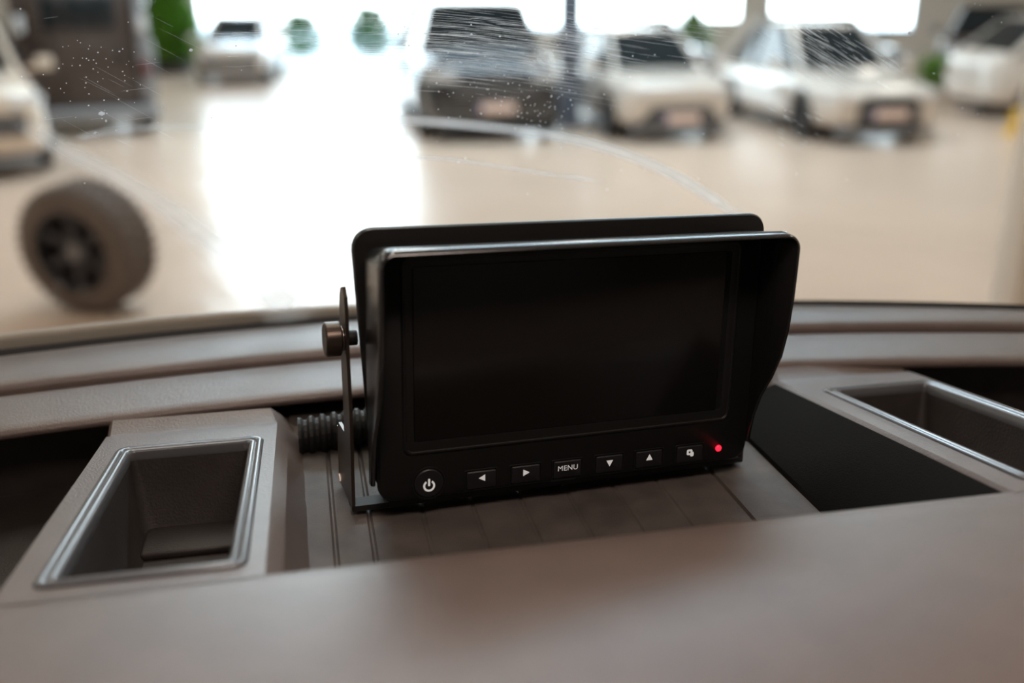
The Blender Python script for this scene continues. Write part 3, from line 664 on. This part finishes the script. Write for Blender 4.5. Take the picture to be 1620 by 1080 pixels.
# what lies on the glass scatters light from both sides
def film(name, alpha, attr=True, noise=35):
    m = bpy.data.materials.new(name); m.use_nodes = True; nt = m.node_tree; nt.nodes.clear(); out = nt.nodes.new('ShaderNodeOutputMaterial')
    tr = nt.nodes.new('ShaderNodeBsdfTransparent'); tl = nt.nodes.new('ShaderNodeBsdfTranslucent'); df = nt.nodes.new('ShaderNodeBsdfDiffuse')
    tl.inputs[0].default_value = df.inputs[0].default_value = (.86, .90, .95, 1)
    m1 = nt.nodes.new('ShaderNodeMixShader'); m1.inputs[0].default_value = .25; nt.links.new(tl.outputs[0], m1.inputs[1]); nt.links.new(df.outputs[0], m1.inputs[2])
    m2 = nt.nodes.new('ShaderNodeMixShader'); nt.links.new(tr.outputs[0], m2.inputs[1]); nt.links.new(m1.outputs[0], m2.inputs[2]); nt.links.new(m2.outputs[0], out.inputs[0])
    if attr:
        at = nt.nodes.new('ShaderNodeAttribute'); at.attribute_name = 'film_amount'; t = nt.nodes.new('ShaderNodeTexCoord'); no = nt.nodes.new('ShaderNodeTexNoise'); no.inputs['Scale'].default_value = noise
        nt.links.new(t.outputs['Object'], no.inputs['Vector'])
        mr = nt.nodes.new('ShaderNodeMapRange'); mr.inputs['From Min'].default_value = .3; mr.inputs['From Max'].default_value = .7; mr.inputs['To Min'].default_value = .8*alpha; mr.inputs['To Max'].default_value = alpha
        mu = nt.nodes.new('ShaderNodeMath'); mu.operation = 'MULTIPLY'; nt.links.new(no.outputs[0], mr.inputs[0]); nt.links.new(mr.outputs[0], mu.inputs[0]); nt.links.new(at.outputs['Fac'], mu.inputs[1]); nt.links.new(mu.outputs[0], m2.inputs[0])
    else: m2.inputs[0].default_value = alpha
    return m
def pix(px_, py_):                       # point of the glass seen at a pixel of the photograph -> (x, s)
    d = FWD*1575+RGT*(px_-810)-UPV*(py_-540); d.normalize(); lo_, hi_ = .2, 1.6
    def f(t):
        p = d*t; s = (p.z+.2384)/sin(SL); return p.y-(yw(p.x)+.004-s*cos(SL))
    for _ in range(50):
        m_ = (lo_+hi_)/2
        if f(m_) > 0: hi_ = m_
        else: lo_ = m_
    p = d*lo_; return p.x, (p.z+.2384)/sin(SL)
def smear(name, line, widths, m, dens=1.0, label=None):
    pts = []; 
    n = 48; P_ = [Vector(pix(*p)).to_2d() if False else Vector((*pix(*p), 0)) for p in line]
    def cat(t):
        k = min(int(t), len(P_)-2); u = t-k; a = P_[max(k-1, 0)]; b = P_[k]; c_ = P_[k+1]; d = P_[min(k+2, len(P_)-1)]
        w0 = widths[k]; w1 = widths[k+1]
        return .5*((2*b)+(-a+c_)*u+(2*a-5*b+4*c_-d)*u*u+(-a+3*b-3*c_+d)*u**3), w0+(w1-w0)*u
    bm = bmesh.new(); ly = bm.verts.layers.float.new('film_amount'); prev = None
    prof = [(-1, 0), (-.75, .35), (-.35, .9), (.0, 1), (.35, .9), (.75, .35), (1, 0)]
    for i in range(n+1):
        t = (len(P_)-1)*i/n*.9999; c_, w = cat(t); c2, _ = cat(min(t+.02, len(P_)-1.0001)); dd = (c2-c_)
        if dd.length < 1e-7: dd = c_-cat(t-.02)[0]
        dd.normalize(); nn = Vector((-dd.y, dd.x, 0)); endf = min(1, i/5, (n-i)/5); row = []
        for (q, de) in prof:
            v = c_+nn*q*w*.5; x_ = bm.verts.new(gl(v.x, v.y, .0006)); x_[ly] = de*dens*endf; row.append(x_)
        if prev:
            for j in range(6): bm.faces.new((prev[j], prev[j+1], row[j+1], row[j]))
        prev = row
    o = bm_obj(name, bm, m, ws, 60)
    if label: o['label'] = label
    return o
F1 = film('wiper_film', .60)
smear('wiper_smear', [(430, 205), (520, 192), (600, 188), (700, 193), (800, 203), (900, 218), (990, 243), (1070, 278), (1130, 315), (1180, 350)], [.012]*10, F1, 1.0, 'long pale arc of wiper film above the monitor')
smear('wiper_smear', [(560, 243), (640, 246), (720, 252), (800, 264), (880, 276), (960, 287)], [.006]*6, F1, .55)
smear('wiper_smear', [(30, 185), (100, 235), (180, 275), (260, 325), (340, 385), (420, 455), (480, 510)], [.018, .020, .022, .026, .034, .044, .056], F1, .6, 'broad pale diagonal streak on the left of the glass')
smear('wiper_smear', [(120, 218), (180, 206), (240, 200), (330, 200)], [.008]*4, F1, .5)
# fine scratches: short arcs, denser at the top
F2 = film('scratch_film', .85, attr=False); F3 = film('dust_film', .95, attr=False)
bm = bmesh.new()
def hair(px0, py0, dx, dy, w, curve=0):
    n = 5; pp = []
    for k in range(n+1):
        t = k/n; x_, s_ = pix(px0+dx*t, py0+dy*t+curve*t*(1-t)); pp.append((x_, s_))
    prev = None
    for k, (x_, s_) in enumerate(pp):
        ww = w*(1-abs(2*k/n-1)**2*.8); row = [bm.verts.new(gl(x_, s_-ww/2, .0004)), bm.verts.new(gl(x_, s_+ww/2, .0004))]
        if prev: bm.faces.new((prev[0], prev[1], row[1], row[0]))
        prev = row
for _ in range(620):     # the scratched band between the two windows
    x_ = random.uniform(560, 900); y_ = random.gauss(70, 32)
    l = random.uniform(15, 110); hair(x_, y_, l, l*(.02+(x_-560)/340*.16)+random.uniform(-2, 2), random.choice((.00009, .00012, .00018)), -l*.02)
for _ in range(70):
    x_ = random.uniform(330, 540); y_ = random.gauss(55, 22); l = random.uniform(15, 70); hair(x_, y_, l, l*random.uniform(-.05, .03), .00013)
for _ in range(80):
    x_ = random.uniform(900, 1130); y_ = random.gauss(60, 22); l = random.uniform(12, 60); hair(x_, y_, l, l*.14, .00012)
for _ in range(120):      # the short slanting group above the saloon
    x_ = random.gauss(1285, 42); y_ = random.gauss(78, 22); l = random.uniform(8, 45); hair(x_, y_, l, l*.62, random.choice((.00014, .00022)))
for _ in range(25):
    x_ = random.uniform(1195, 1290); y_ = random.uniform(165, 225); l = random.uniform(5, 18); hair(x_, y_, l, l*.5, .0002)
for _ in range(22):
    x_ = random.uniform(60, 260); y_ = random.uniform(20, 220); l = random.uniform(20, 80); hair(x_, y_, l, l*random.choice((-.12, .5, .55)), .00009)
bm_obj('scratches', bm, F2, ws, 0, kind='stuff', label='fine pale scratches across the top of the glass')
bm = bmesh.new()
def speck(px_, py_, r):
    x_, s_ = pix(px_, py_); c_ = gl(x_, s_, .0004+r*.4); n = 6; e = random.uniform(.7, 1.6)
    bmesh.ops.create_icosphere(bm, subdivisions=1, radius=r, matrix=Matrix.Translation(c_) @ Matrix.Diagonal((e, .5, 1, 1)))
for _ in range(60): speck(random.gauss(150, 45), random.gauss(120, 45), random.uniform(.0002, .00042))
for _ in range(110): speck(random.gauss(790, 110), random.gauss(125, 50), random.uniform(.0002, .0005))
for _ in range(60): speck(random.gauss(850, 45), random.gauss(165, 25), random.uniform(.0002, .00055))
for _ in range(90): speck(random.uniform(20, 1600), random.uniform(5, 300), random.uniform(.00015, .00038))
for (a, b, r) in ((161, 178, .0013), (168, 190, .0009), (151, 209, .0009), (1438, 50, .0011), (302, 78, .0009), (872, 151, .0008), (868, 118, .0008)): speck(a, b, r)
bm_obj('dust_specks', bm, F3, ws, 0, kind='stuff', label='pale dust specks on the glass')
